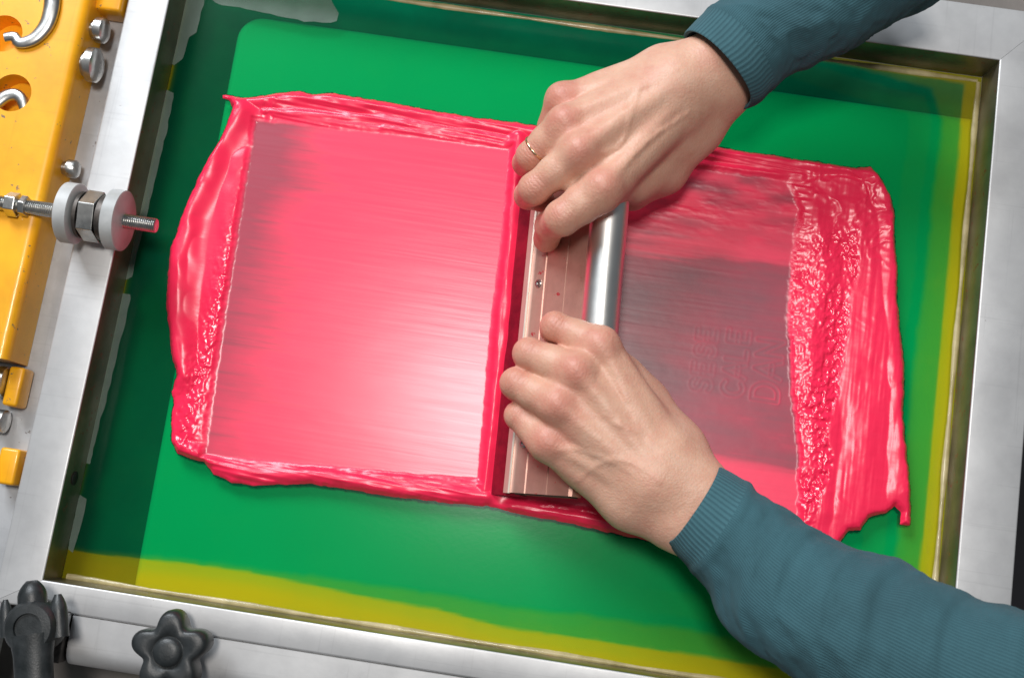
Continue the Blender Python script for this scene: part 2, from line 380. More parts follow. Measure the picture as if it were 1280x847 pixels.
def screen_material():
    """polyester mesh, bare yellow to fully coated green, letting tinted light through"""
    m, nt, b = mat_new('coated_screen_mesh')
    at = N(nt, 'ShaderNodeAttribute'); at.attribute_name = 'coat'
    n = noise(nt, 26, 8, .7)
    ad = N(nt, 'ShaderNodeMath', operation='MULTIPLY_ADD'); nt.links.new(n.outputs['Fac'], ad.inputs[0]); ad.inputs[1].default_value = .16
    sb = N(nt, 'ShaderNodeMath', operation='SUBTRACT'); nt.links.new(at.outputs['Fac'], sb.inputs[0]); sb.inputs[1].default_value = .08
    nt.links.new(sb.outputs[0], ad.inputs[2])
    rd = ramp(nt, ad.outputs[0], [(0, (.40, .35, .008)), (.42, (.05, .17, .03)), (1, (.0, .105, .047))])
    rt = ramp(nt, ad.outputs[0], [(0, (.87, .81, .10)), (.42, (.26, .84, .26)), (1, (.0, .86, .41))])
    nt.links.new(rd.outputs['Color'], b.inputs['Base Color'])
    b.inputs['Roughness'].default_value = .2
    b.inputs['Specular IOR Level'].default_value = .3
    t = N(nt, 'ShaderNodeBsdfTransparent'); nt.links.new(rt.outputs['Color'], t.inputs['Color'])
    mx = N(nt, 'ShaderNodeMixShader'); mx.inputs['Fac'].default_value = .36
    nt.links.new(t.outputs['BSDF'], mx.inputs[1]); nt.links.new(b.outputs['BSDF'], mx.inputs[2])
    nt.links.new(mx.outputs['Shader'], nt.nodes['Material Output'].inputs['Surface'])
    n3 = noise(nt, 260, 4, .65)
    bump(nt, b, n3.outputs['Fac'], .06, .0004)
    return m
M['screen'] = screen_material()
M['tape'] = film('clear_grey_tape', (.62, .74, .66), (.30, .38, .33), .34, .4, 60, .2)

def ink_material():
    m, nt, b = mat_new('wet_pink_red_ink')
    at = N(nt, 'ShaderNodeAttribute'); at.attribute_name = 'thin'
    st = noise(nt, 260, 4, .6, stretch=(.05, 1, 1))
    ad = N(nt, 'ShaderNodeMath', operation='MULTIPLY_ADD')
    nt.links.new(st.outputs['Fac'], ad.inputs[0]); ad.inputs[1].default_value = .08; ad.inputs[2].default_value = -.04
    s2 = N(nt, 'ShaderNodeMath', operation='ADD', use_clamp=True)
    nt.links.new(ad.outputs[0], s2.inputs[0]); nt.links.new(at.outputs['Fac'], s2.inputs[1])
    r = ramp(nt, s2.outputs[0], [(.0, (.93, .022, .085)), (.14, (.94, .05, .12)), (.5, (.40, .05, .085)), (1.0, (.225, .07, .092))])
    nt.links.new(r.outputs['Color'], b.inputs['Base Color'])
    b.inputs['Roughness'].default_value = .24
    rr = N(nt, 'ShaderNodeAttribute'); rr.attribute_name = 'gloss'
    nt.links.new(rr.outputs['Fac'], b.inputs['Roughness'])
    b.inputs['Specular IOR Level'].default_value = .55
    b.inputs['Subsurface Weight'].default_value = .0
    fine = noise(nt, 420, 3, .6, stretch=(.03, 1, 1))
    bump(nt, b, fine.outputs['Fac'], .10, .0004)
    return m
M['ink'] = ink_material()

def skin_material():
    m, nt, b = mat_new('skin')
    at = N(nt, 'ShaderNodeAttribute'); at.attribute_name = 'flush'
    n = noise(nt, 60, 8, .72)
    ad = N(nt, 'ShaderNodeMath', operation='MULTIPLY_ADD', use_clamp=True)
    nt.links.new(n.outputs['Fac'], ad.inputs[0]); ad.inputs[1].default_value = .85
    nt.links.new(at.outputs['Fac'], ad.inputs[2])
    r = ramp(nt, ad.outputs[0], [(.15, (.69, .45, .335)), (.42, (.63, .36, .255)), (.72, (.56, .24, .175)), (1.0, (.46, .15, .11))])
    nt.links.new(r.outputs['Color'], b.inputs['Base Color'])
    b.inputs['Roughness'].default_value = .48
    b.inputs['Subsurface Weight'].default_value = .18
    b.inputs['Subsurface Radius'].default_value = (1.0, .35, .2)
    b.inputs['Subsurface Scale'].default_value = .004
    v = N(nt, 'ShaderNodeTexVoronoi'); v.inputs['Scale'].default_value = 700
    tc = N(nt, 'ShaderNodeTexCoord'); nt.links.new(tc.outputs['Object'], v.inputs['Vector'])
    n2 = noise(nt, 180, 5, .65)
    mx = N(nt, 'ShaderNodeMath', operation='MULTIPLY_ADD')
    nt.links.new(v.outputs['Distance'], mx.inputs[0]); mx.inputs[1].default_value = .35
    nt.links.new(n2.outputs['Fac'], mx.inputs[2])
    ca = N(nt, 'ShaderNodeAttribute'); ca.attribute_name = 'crease'
    la = N(nt, 'ShaderNodeAttribute'); la.attribute_name = 'along'
    dn = noise(nt, 160, 3, .6)
    q1 = N(nt, 'ShaderNodeMath', operation='MULTIPLY_ADD'); nt.links.new(dn.outputs['Fac'], q1.inputs[0]); q1.inputs[1].default_value = 6.0; nt.links.new(la.outputs['Fac'], q1.inputs[2])
    q2 = N(nt, 'ShaderNodeMath', operation='MULTIPLY'); nt.links.new(q1.outputs[0], q2.inputs[0]); q2.inputs[1].default_value = 2.7
    q3 = N(nt, 'ShaderNodeMath', operation='SINE'); nt.links.new(q2.outputs[0], q3.inputs[0])
    q4 = N(nt, 'ShaderNodeMath', operation='MULTIPLY'); nt.links.new(q3.outputs[0], q4.inputs[0]); nt.links.new(ca.outputs['Fac'], q4.inputs[1])
    q5 = N(nt, 'ShaderNodeMath', operation='MULTIPLY_ADD'); nt.links.new(q4.outputs[0], q5.inputs[0]); q5.inputs[1].default_value = .28; nt.links.new(mx.outputs[0], q5.inputs[2])
    bump(nt, b, q5.outputs[0], .42, .0008)
    return m
M['skin'] = skin_material()

def knit(name, c0, c1, ribs, rows):
    m, nt, b = mat_new(name)
    uv = N(nt, 'ShaderNodeUVMap')
    sp = N(nt, 'ShaderNodeSeparateXYZ'); nt.links.new(uv.outputs['UV'], sp.inputs[0])
    def wave(src, k):
        a = N(nt, 'ShaderNodeMath', operation='MULTIPLY'); nt.links.new(src, a.inputs[0]); a.inputs[1].default_value = k * 2 * math.pi
        s = N(nt, 'ShaderNodeMath', operation='SINE'); nt.links.new(a.outputs[0], s.inputs[0])
        return s.outputs[0]
    w1 = wave(sp.outputs['X'], ribs); w2 = wave(sp.outputs['Y'], rows)
    mm = N(nt, 'ShaderNodeMath', operation='MULTIPLY_ADD'); nt.links.new(w2, mm.inputs[0]); mm.inputs[1].default_value = .35; nt.links.new(w1, mm.inputs[2])
    n = noise(nt, 500, 3, .7)
    m2 = N(nt, 'ShaderNodeMath', operation='MULTIPLY_ADD'); nt.links.new(n.outputs['Fac'], m2.inputs[0]); m2.inputs[1].default_value = 1.6; nt.links.new(mm.outputs[0], m2.inputs[2])
    r = ramp(nt, m2.outputs[0], [(.0, c0), (1.0, c1)])
    nb = noise(nt, 22, 4, .6)
    rb = ramp(nt, nb.outputs['Fac'], [(.3, (.82, .82, .82)), (.7, (1.12, 1.12, 1.12))])
    mc = N(nt, 'ShaderNodeMix', data_type='RGBA', blend_type='MULTIPLY'); mc.inputs['Factor'].default_value = 1.0
    nt.links.new(r.outputs['Color'], mc.inputs['A']); nt.links.new(rb.outputs['Color'], mc.inputs['B'])
    nt.links.new(mc.outputs['Result'], b.inputs['Base Color'])
    b.inputs['Roughness'].default_value = .9
    b.inputs['Sheen Weight'].default_value = .06
    b.inputs['Sheen Tint'].default_value = (.6, .8, .9, 1)
    bump(nt, b, m2.outputs[0], .3, .0005)
    return m
M['knit'] = knit('teal_rib_knit', (.021, .073, .092), (.034, .105, .128), 150, 330)
M['cuff'] = knit('teal_rib_cuff', (.023, .077, .097), (.041, .118, .142), 62, 330)

# ------------------------------------------------------------------ setting: table, platen, floor
fl = link('floor', bm_mesh(box_bm(-3000, 3000, -3000, 3000, -820, -800), 'floor'), M['floor']); struct(fl)
tb = link('table', bm_mesh(box_bm(-700, 342, -520, 620, -75, -45, 3), 'table'), M['table']); struct(tb)

pl = densify(PLATEN, 400)
bm = bmesh.new()
vs = [bm.verts.new((x * MM, y * MM, -16 * MM)) for x, y in PLATEN]
f = bm.faces.new(vs)
r = bmesh.ops.extrude_face_region(bm, geom=[f])
for v in r['geom']:
    if isinstance(v, bmesh.types.BMVert): v.co.z = -8 * MM
ve = [e for e in bm.edges if abs(e.verts[0].co.z - e.verts[1].co.z) > .004]
bmesh.ops.bevel(bm, geom=ve, offset=.018, segments=8, profile=.5, affect='EDGES')
te = [e for e in bm.edges if all(abs(v.co.z + .008) < 1e-5 for v in e.verts)]
bmesh.ops.bevel(bm, geom=te, offset=.0055, segments=4, profile=.5, affect='EDGES')
platen = link('platen', bm_mesh(bm, 'platen'), M['board'])
tag(platen, 'white rounded printing board lying under the green screen mesh', 'board')

# ------------------------------------------------------------------ screen: frame rails, mesh, emulsion, tapes
screen = empty('printing_screen', (0, 0, 0))
tag(screen, 'aluminium screen frame stretched with green coated mesh', 'screen frame')
FX0, FX1, FY0, FY1, ZT = -280, 280, -214.8, 214.8, 29.4
OX0, OX1, OY0, OY1 = -308, 315, -232.5, 252.5

def rail(name, inner_a, inner_b, outer_b, outer_a):
    """mitred hollow-section bar; corners in plan, mm"""
    bm = bmesh.new()
    c = [inner_a, inner_b, outer_b, outer_a]
    lo = [bm.verts.new((x * MM, y * MM, -.6 * MM)) for x, y in c]
    hi = [bm.verts.new((x * MM, y * MM, ZT * MM)) for x, y in c]
    bm.faces.new(lo[::-1]); bm.faces.new(hi)
    for i in range(4):
        bm.faces.new((lo[i], lo[(i + 1) % 4], hi[(i + 1) % 4], hi[i]))
    bm.edges.ensure_lookup_table()
    long_e = [e for e in bm.edges if {e.verts[0], e.verts[1]} in ({hi[0], hi[1]}, {hi[2], hi[3]}, {lo[0], lo[1]}, {lo[2], lo[3]})]
    bmesh.ops.bevel(bm, geom=long_e, offset=1.3 * MM, segments=3, profile=.5, affect='EDGES')
    me = bm_mesh(bm, name); smooth_angle(me, 40)
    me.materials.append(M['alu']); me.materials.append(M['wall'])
    for pg in me.polygons:                     # inward face: dark reflections put into the colour, plus stains
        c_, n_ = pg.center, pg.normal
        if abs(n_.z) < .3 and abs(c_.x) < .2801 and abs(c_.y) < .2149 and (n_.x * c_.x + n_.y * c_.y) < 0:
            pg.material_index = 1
    return adopt(link(name, me), screen)
e = .12
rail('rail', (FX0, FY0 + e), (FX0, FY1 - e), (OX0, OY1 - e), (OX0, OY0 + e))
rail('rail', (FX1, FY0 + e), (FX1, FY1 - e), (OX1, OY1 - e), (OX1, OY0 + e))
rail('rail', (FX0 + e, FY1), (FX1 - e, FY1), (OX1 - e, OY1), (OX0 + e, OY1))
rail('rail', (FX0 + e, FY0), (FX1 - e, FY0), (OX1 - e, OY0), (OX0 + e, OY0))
def build_mesh_sheet():
    st = 1.6
    xs = np.linspace(FX0 + .05, FX1 - .05, 351); ys = np.linspace(FY0 + .05, FY1 - .05, 270)
    X, Y = np.meshgrid(xs, ys, indexing='ij')
    def sd(poly):
        d = poly_dist(X, Y, poly); d[~poly_in(X, Y, poly)] *= -1
        return d
    wob = 1.1 * fbm(X / 30, Y / 30, 3, 201) + .5 * fbm(X / 6, Y / 6, 2, 203)
    d1 = sd(EMULSION) + wob * .7; d2 = sd(EMUL_MAIN) + wob * 1.6
    coat = .42 * sstep(-.6, 1.2, d1) + .58 * sstep(-2.2, 2.6, d2)
    # a second, hand-wiped edge of the coat
    coat = coat * (1 - .10 * sstep(9, 6, np.abs(d2 - 15)) * sstep(60, 140, X))
    Z = .12 + .12 * coat
    nx, ny = X.shape
    i, j = np.meshgrid(np.arange(nx - 1), np.arange(ny - 1), indexing='ij')
    quad = np.stack([i * ny + j, (i + 1) * ny + j, (i + 1) * ny + j + 1, i * ny + j + 1], -1)
    V = np.stack([X, Y, Z], -1).reshape(-1, 3) * MM
    cf = coat.reshape(-1)
    c = coat[:-1, :-1]
    for name, mask in (('mesh', c < .12), ('thin_emulsion', (c >= .12) & (c < .72)), ('emulsion', c >= .72)):
        Q = quad[mask]
        used = np.unique(Q)
        remap = np.full(len(V), -1); remap[used] = np.arange(len(used))
        me = bpy.data.meshes.new(name)
        fast_mesh(me, V[used], remap[Q])
        at = me.attributes.new('coat', 'FLOAT', 'POINT'); at.data.foreach_set('value', cf[used].astype(np.float32))
        adopt(link(name, me, M['screen'], None, True), screen)
build_mesh_sheet()
for i, tp in enumerate(TAPES):
    dp = densify(tp, 5, .3, 20 + i)
    sheet('tape_strip', [(p.x, p.y) for p in dp], .62 + .05 * i, .1, M['tape'], screen)
hm = bm_mesh(lathe_bm([(-279.2, 4.2), (-279.4, 4.6), (-279.6, 3.6), (-279.55, 1.0)], 'X', 24, (0, HOLE_L[1], 15)), 'drain_hole')
adopt(link('drain_hole', hm, M['floor'], None, True), screen)
# dried glue bead along the foot of each rail
def glue_line(a, b, seed):
    rng = np.random.default_rng(seed)
    n = 90
    pts, rad = [], []
    for i in range(n + 1):
        t = i / n
        pts.append((a[0] + (b[0] - a[0]) * t, a[1] + (b[1] - a[1]) * t, .3))
        rad.append(1.5 + .5 * math.sin(i * .37 + seed) + .35 * rng.random())
    adopt(link('glue_bead', tube_mesh('glue_bead', pts, rad, 8, .5), M['glue']), screen)
glue_line((FX0 + 3, FY0 + 1.2), (FX1 - 3, FY0 + 1.2), 1)
glue_line((FX1 - 2.2, FY0 + 4), (FX1 - 2.2, FY1 - 4), 2)
glue_line((FX0 + 3, FY1 - 3.0), (FX1 - 3, FY1 - 3.0), 3)

# ------------------------------------------------------------------ ink: one height field, split in parts
def build_ink():
    ink = empty('screen_ink', (30, -10, 0))
    tag(ink, 'wet pink red ink spread across the green screen with thick ragged edges', 'ink')
    st = .62
    xs = np.arange(-262, 262, st); ys = np.arange(-150, 172, st)
    X, Y = np.meshgrid(xs, ys, indexing='ij')
    out = INK_OUTLINE
    d = poly_dist(X, Y, out); d[~poly_in(X, Y, out)] *= -1
    d = d + .9 * fbm(X / 7, Y / 7, 4, 5) + .18 * fbm(X / 2.2, Y / 2.2, 2, 9)
    e1 = np.clip(d / 5.0, 0, 1); edge = np.sqrt(np.clip(1 - (1 - e1) ** 2, 0, 1))
    H = np.full(X.shape, .45)
    dfl = poly_dist(X, Y, FLOOD); dfl[~poly_in(X, Y, FLOOD)] *= -1
    dpr = poly_dist(X, Y, PRINT); dpr[~poly_in(X, Y, PRINT)] *= -1
    flood = sstep(-2.6, 3.0, dfl + .8 * fbm(X / 7, Y / 5, 3, 31)); prnt = sstep(-2.2, 2.4, dpr + 1.6 * fbm(X / 7, Y / 5, 3, 33))
    thick = np.zeros(X.shape)
    for k, (pts, wd, ht) in enumerate(RIDGES):
        q = poly_dist(X, Y, pts, False) + wd * .3 * fbm(X / (wd * 3.2), Y / (wd * 3.2), 2, 40 + k)
        thick = np.maximum(thick, ht * np.exp(-(q / wd) ** 2) * (1 + .22 * fbm(X / 16, Y / 16, 2, 80 + k)))
    # body of ink outside the two wiped fields
    body = (1 - np.maximum(flood, prnt)) * edge
    rough_r = sstep(160, 176, X) * (1 - prnt)
    rough_l = sstep(-196, -212, X) * (1 - flood)
    tex = fbm(X / 2.6, Y / 3.4, 4, 101)
    tex2 = 1 - np.abs(fbm(X / 6.5, Y / 8.5, 3, 103)) * 2.2
    wob = 5 * fbm(X * 0, Y / 22, 3, 105)
    band_r = sstep(205, 201, X - wob - .04 * Y) * sstep(100, 80, Y) * (.35 + .65 * sstep(-.25, .25, fbm(X / 22, Y / 30, 3, 107)))
    swirl = 1 - np.abs(fbm(X / 13 + .8 * fbm(X / 20, Y / 20, 2, 109), Y / 13, 3, 111)) * 2.6
    H = H + body * (.9 + thick)
    H = H + body * rough_r * (band_r * (tex * 1.5 + tex2 * .35) + sstep(60, 96, Y) * swirl * .8 + .12 * swirl * (1 - band_r) + .9 * (1 - band_r) + .25 * fbm(X / 3, Y / 40, 3, 113))
    lane = np.exp(-((X - np.interp(Y, [-130, 130], [-222, -199])) / 9) ** 2) * sstep(-150, -40, 0 * X + 60 - Y)
    H = H + body * rough_l * lane * (1.0 * tex + .3 * tex2)
    # bead pushed ahead of the blade stays thick inside the fields too
    sq = poly_dist(X, Y, [(SQ[0][0], SQ[0][1]), (SQ[1][0], SQ[1][1])], False)
    # long drag lines left by the squeegee in the side ridges
    yr = Y + .055 * X
    drag = fbm(X / 75, yr / 2.2, 2, 120)
    ridge_zone = body * (1 - rough_r) * (1 - rough_l)
    H = H + ridge_zone * drag * .8 * sstep(10, 20, sq)
    # faint drag lines in the wiped fields
    H = H + flood * (.017 * fbm(X / 80, Y / 1.5, 3, 131) + .03 * fbm(X / 30, Y / 12, 2, 132))
    H = H + prnt * (.03 * fbm(X / 60, Y / 1.8, 3, 141) + .02 * fbm(X / 6, Y / 4, 3, 142))
    # smears and strings of ink lying in the wiped print field
    top = prnt * sstep(62, 92, Y) ; H = H + top * .22 * np.clip(fbm(X / 18, Y / 4.5, 4, 151) + .05, 0, 1) * 2
    # stencil lettering faintly raised in the print field
    lx = [q[0] for q in LETTERS]; ly = [q[1] for q in LETTERS]
    x0, x1, y0, y1 = min(lx), max(lx), min(ly), max(ly)
    G = letter_field(X, Y, x0, x1, y0, y1)
    H = H + prnt * G * .05
    H = H * np.clip(edge * 1.25, 0, 1)
    Z = np.where(d > 0, np.maximum(H, 0) + .36, .36 + .9 * d)
    # where the film is starved the mesh shows grey through it
    thin = np.zeros(X.shape)
    lft = np.interp(Y, [-140, 130], [-218, -196])
    streak = fbm(X / 55, Y / 2.4, 4, 161)
    fl_thin = np.clip(1.05 - (X - lft) / (44 + 20 * fbm(X * 0, Y / 26, 3, 165)) + .22 * streak + .12 * fbm(X / 14, Y / 9, 3, 167), 0, 1) * (.34 + .10 * sstep(-20, 110, Y))
    topline = np.interp(X, [-200, -20], [133, 121])
    fl_thin = np.maximum(fl_thin, np.clip(1.0 - (topline - Y) / 9 + .4 * streak, 0, 1) * .75 * sstep(0, -60, X + 60))
    fl_thin = fl_thin + np.clip(streak - .3, 0, 1) * .2 + .13
    thin = fl_thin * flood ** 2
    core = sstep(-72, -60, Y + 2 * streak + .05 * X) * (1 - sstep(42, 74, Y + 10 * fbm(X / 30, Y / 8, 3, 171) + 7 * streak))
    pt = .16 + core * (.55 + .3 * fbm(X / 34, Y / 14, 3, 173) + .08 * streak) + .12 * sstep(120, 60, X) * core
    pt = pt + sstep(60, 92, Y) * .3 * (fbm(X / 22, Y / 9, 2, 175) + .35)
    pt = pt - G * .22
    thin = np.where(prnt > flood, pt * prnt ** 2, thin)
    thin = np.clip(thin, 0, 1)
    gloss = .32 - .12 * band_r * rough_r - .12 * lane * rough_l
    gloss = np.where(flood > .5, np.clip(.29 + .02 * streak, .1, 1), gloss)
    gloss = np.where(prnt > .5, .36, gloss)
    # faces
    nx, ny = X.shape
    keep_v = d > -1.3
    i, j = np.meshgrid(np.arange(nx - 1), np.arange(ny - 1), indexing='ij')
    kq = keep_v[:-1, :-1] & keep_v[1:, :-1] & keep_v[1:, 1:] & keep_v[:-1, 1:]
    quad = np.stack([i * ny + j, (i + 1) * ny + j, (i + 1) * ny + j + 1, i * ny + j + 1], -1)
    fc = (flood[:-1, :-1] > .5); pc = (prnt[:-1, :-1] > .5) & ~fc
    xm = X[:-1, :-1]; ym = Y[:-1, :-1]
    rest = ~fc & ~pc
    right = rest & (xm > 120); left = rest & (xm < -150); mid = rest & ~right & ~left
    V = np.stack([X, Y, Z], -1).reshape(-1, 3) * MM
    th = thin.reshape(-1); gl = gloss.reshape(-1)
    for name, mask, lab in (('flooded_film', fc, 'smooth pink film of ink flooded left of the squeegee'),
                            ('wiped_film', pc, 'dull mauve film of ink wiped thin right of the squeegee'),
                            ('thick_ink', left, 'thick glossy ink lobe at the left edge'),
                            ('thick_ink', right, 'thick lumpy ink at the right edge'),
                            ('ink_ridge', mid, None)):
        Q = quad[mask & kq]
        used = np.unique(Q)
        remap = np.full(len(V), -1); remap[used] = np.arange(len(used))
        me = bpy.data.meshes.new(name)
        fast_mesh(me, V[used], remap[Q])
        a = me.attributes.new('thin', 'FLOAT', 'POINT'); a.data.foreach_set('value', th[used].astype(np.float32))
        a = me.attributes.new('gloss', 'FLOAT', 'POINT'); a.data.foreach_set('value', gl[used].astype(np.float32))
        me.update()
        o = link(name, me, M['ink'], None, True)
        adopt(o, ink)
        if lab: o['label'] = lab

def letter_field(X, Y, x0, x1, y0, y1):
    """rounded outline lettering left in the stencil, three rows"""
    G = np.zeros(X.shape)
    def arc(cx, cy, rx, ry, a0, a1, n=9):
        return [(cx + rx * math.cos(math.radians(a0 + (a1 - a0) * i / n)), cy + ry * math.sin(math.radians(a0 + (a1 - a0) * i / n))) for i in range(n + 1)]
    D = [[(0, 0), (0, 1.3), (.35, 1.3)] + arc(.35, .65, .5, .65, 90, -90) + [(0, 0)]]
    A = [[(0, 0), (.45, 1.3), (.9, 0)], [(.2, .45), (.7, .45)]]
    Nn = [[(0, 0), (0, 1.3), (.8, 0), (.8, 1.3)]]
    C = [arc(.5, .65, .48, .65, 50, 310)]
    Aa = A
    L = [[(0, 1.3), (0, 0), (.6, 0)]]
    E = [[(.7, 0), (0, 0), (0, 1.3), (.7, 1.3)], [(0, .65), (.55, .65)]]
    S = [arc(.42, .98, .36, .32, 30, 270, 7) + arc(.42, .32, .38, .34, 90, -150, 7)]
    # rows run up the board: letters turned a quarter, feet to the right
    w = (x1 - x0) / 3.0
    def row(letters, xbase, s, amp):
        nonlocal G
        yy = y0 + 1.5
        for l in letters:
            for pts in l:
                P = [(xbase - b * s, yy + a * s) for a, b in pts]
                bx0, bx1 = min(p[0] for p in P) - 4, max(p[0] for p in P) + 4
                by0, by1 = min(p[1] for p in P) - 4, max(p[1] for p in P) + 4
                m = (X > bx0) & (X < bx1) & (Y > by0) & (Y < by1)
                q = poly_dist(X[m], Y[m], P, False)
                g = np.zeros(X.shape); g[m] = amp * np.exp(-((q - 1.6) / .7) ** 2)
                G = np.maximum(G, g)
            yy += s * 1.15
    row((D, A, Nn), x1 - 1.5, 13.0, 1.0)
    row((C, A, L, E), x1 - 1.5 - w * 1.12, 10.5, .75)
    row((S, E, S, E), x1 - 1.5 - w * 2.15, 10.0, .5)
    return G
build_ink()

# ------------------------------------------------------------------ squeegee
def build_squeegee():
    a = Vector(SQ[0]); b = Vector(SQ[1])
    ax = (a - b).normalized()                 # along the blade
    L = (a - b).length
    side = Vector((ax.y, -ax.x, 0))           # horizontal, towards the handle side
    lean = math.radians(45)
    up = (side * math.cos(lean) + Vector((0, 0, 1)) * math.sin(lean)).normalized()
    nrm = up.cross(ax).normalized()
    if nrm.z < 0: nrm = -nrm                  # visible upper face
    base = b + Vector((0, 0, .8))
    root = empty('squeegee', tuple(b))
    tag(root, 'squeegee with metal holder tinted with red ink reflection and round aluminium handle gripped by both hands', 'squeegee')
    def extr(name, prof, mat, t0=0.0, t1=1.0, bev=.4, sm=True):
        """prof: closed list of (along up, along normal) mm"""
        bm = bmesh.new()
        A = [bm.verts.new((base + ax * (L * t0) + up * u + nrm * n) * MM) for u, n in prof]
        B = [bm.verts.new((base + ax * (L * t1) + up * u + nrm * n) * MM) for u, n in prof]
        k = len(prof)
        for i in range(k):
            bm.faces.new((A[i], A[(i + 1) % k], B[(i + 1) % k], B[i]))
        bm.faces.new(A); bm.faces.new(B)
        me = bm_mesh(bm, name)
        smooth_angle(me, 30)
        o = link(name, me, mat)
        return adopt(o, root)
    def circ(cu, cn, r, n=28, a0=0, a1=360):
        return [(cu + r * math.cos(math.radians(a0 + (a1 - a0) * i / n)), cn + r * math.sin(math.radians(a0 + (a1 - a0) * i / n))) for i in range(n)]
    extr('blade', [(0, -2.2), (0, 2.2), (1, 3.2), (27, 3.2), (27, -3.2), (1, -3.2)], M['rubber'], 0, 1)
    extr('holder', [(16, 3.3), (16, 5.4), (17, 6.4), (22, 6.6), (23.2, 5.6), (24.2, 5.4), (33, 5.4), (33.6, 4.7), (34.0, 4.7), (34.4, 5.4), (52, 5.4), (52.3, 4.9), (52.8, 4.9), (53.1, 5.4), (71, 5.4),
                    (73, 4), (73, -4), (71, -5.4), (24, -5.4), (17, -6.4), (16, -5.4), (16, -3.3)], M['holder'], 0.008, .992)
    extr('lip', [(15.4, 6.2), (16.2, 7.2), (20.5, 7.5), (21.6, 6.9), (21.6, 6.2)], M['holder_edge'], 0.006, .994)
    extr('handle', circ(80, 0, 11.9), M['tube'], 0.05, .95)
    extr('handle_bore', circ(80, 0, 9.4, 20), M['dark_steel'], .0485, .0503)
    extr('hollow_end_shade', [(24, -4.4), (24, 4.4), (70, 4.4), (70, -4.4)], M['dark_steel'], 0.0045, .0075)  # dark plate stands in for the shade inside the holder's hollow end
    for t in (.14, .58, .86):
        c = base + ax * (L * t) + up * 28.5 + nrm * 5.2
        bm = lathe_bm([(-1, 2.9), (.6, 2.9), (1.3, 2.3), (1.35, 1.2), (.7, 1.1)], 'Z', 20)
        rot = nrm.to_track_quat('Z', 'Y').to_matrix().to_4x4()
        bmesh.ops.transform(bm, matrix=Matrix.Translation(c * MM) @ rot, verts=bm.verts)
        me = bm_mesh(bm, 'screw'); smooth_angle(me, 40)
        adopt(link('screw', me, M['steel']), root)
build_squeegee()

# ------------------------------------------------------------------ person: hands and sleeves
def surface_nets(F, org, h):
    s = F < 0
    nx, ny, nz = F.shape
    def corner(dx, dy, dz):
        return F[dx:nx - 1 + dx, dy:ny - 1 + dy, dz:nz - 1 + dz]
    cs = [corner(dx, dy, dz) < 0 for dx in (0, 1) for dy in (0, 1) for dz in (0, 1)]
    cnt = sum(c.astype(np.int8) for c in cs)
    act = (cnt > 0) & (cnt < 8)
    idx = np.full(act.shape, -1, np.int64)
    I = np.argwhere(act)
    idx[act] = np.arange(len(I))
    acc = np.zeros((len(I), 3)); n = np.zeros(len(I))
    C8 = [(dx, dy, dz) for dx in (0, 1) for dy in (0, 1) for dz in (0, 1)]
    vals = {c: F[I[:, 0] + c[0], I[:, 1] + c[1], I[:, 2] + c[2]] for c in C8}
    for a in C8:
        for ax in range(3):
            if a[ax] == 0:
                b = list(a); b[ax] = 1; b = tuple(b)
                va, vb = vals[a], vals[b]
                cr = (va < 0) != (vb < 0)
                t = np.where(cr, va / np.where(cr, va - vb, 1), 0)
                p = np.array(a)[None, :] + t[:, None] * (np.array(b) - np.array(a))[None, :]
                acc[cr] += p[cr]; n[cr] += 1
    V = (I + acc / n[:, None]) * h + org
    faces = []
    for ax in range(3):
        o = [q for q in range(3) if q != ax]
        sl0 = [slice(None)] * 3; sl1 = [slice(None)] * 3
        sl0[ax] = slice(0, -1); sl1[ax] = slice(1, None)
        ch = s[tuple(sl0)] != s[tuple(sl1)]
        E = np.argwhere(ch)
        ok = (E[:, o[0]] > 0) & (E[:, o[1]] > 0) & (E[:, o[0]] < F.shape[o[0]] - 1) & (E[:, o[1]] < F.shape[o[1]] - 1)
        E = E[ok]
        ins = s[E[:, 0], E[:, 1], E[:, 2]]
        def cell(d0, d1):
            q = E.copy(); q[:, o[0]] += d0; q[:, o[1]] += d1
            return idx[q[:, 0], q[:, 1], q[:, 2]]
        q = np.stack([cell(-1, -1), cell(0, -1), cell(0, 0), cell(-1, 0)], 1)
        flip = ins if ax != 1 else ~ins
        q[~flip] = q[~flip][:, ::-1]
        faces.append(q)
    return V, np.concatenate(faces)

def cone(P, a, b, ra, rb):
    a = np.array(a, np.float32); b = np.array(b, np.float32)
    ab = b - a; pa = P - a
    t = np.clip((pa @ ab) / (ab @ ab + 1e-9), 0, 1)
    q = pa - t[..., None] * ab
    return np.sqrt((q * q).sum(-1)) - (ra + (rb - ra) * t)

def smin(a, b, k):
    h = np.clip(.5 + .5 * (b - a) / k, 0, 1)
    return b + (a - b) * h - k * h * (1 - h)

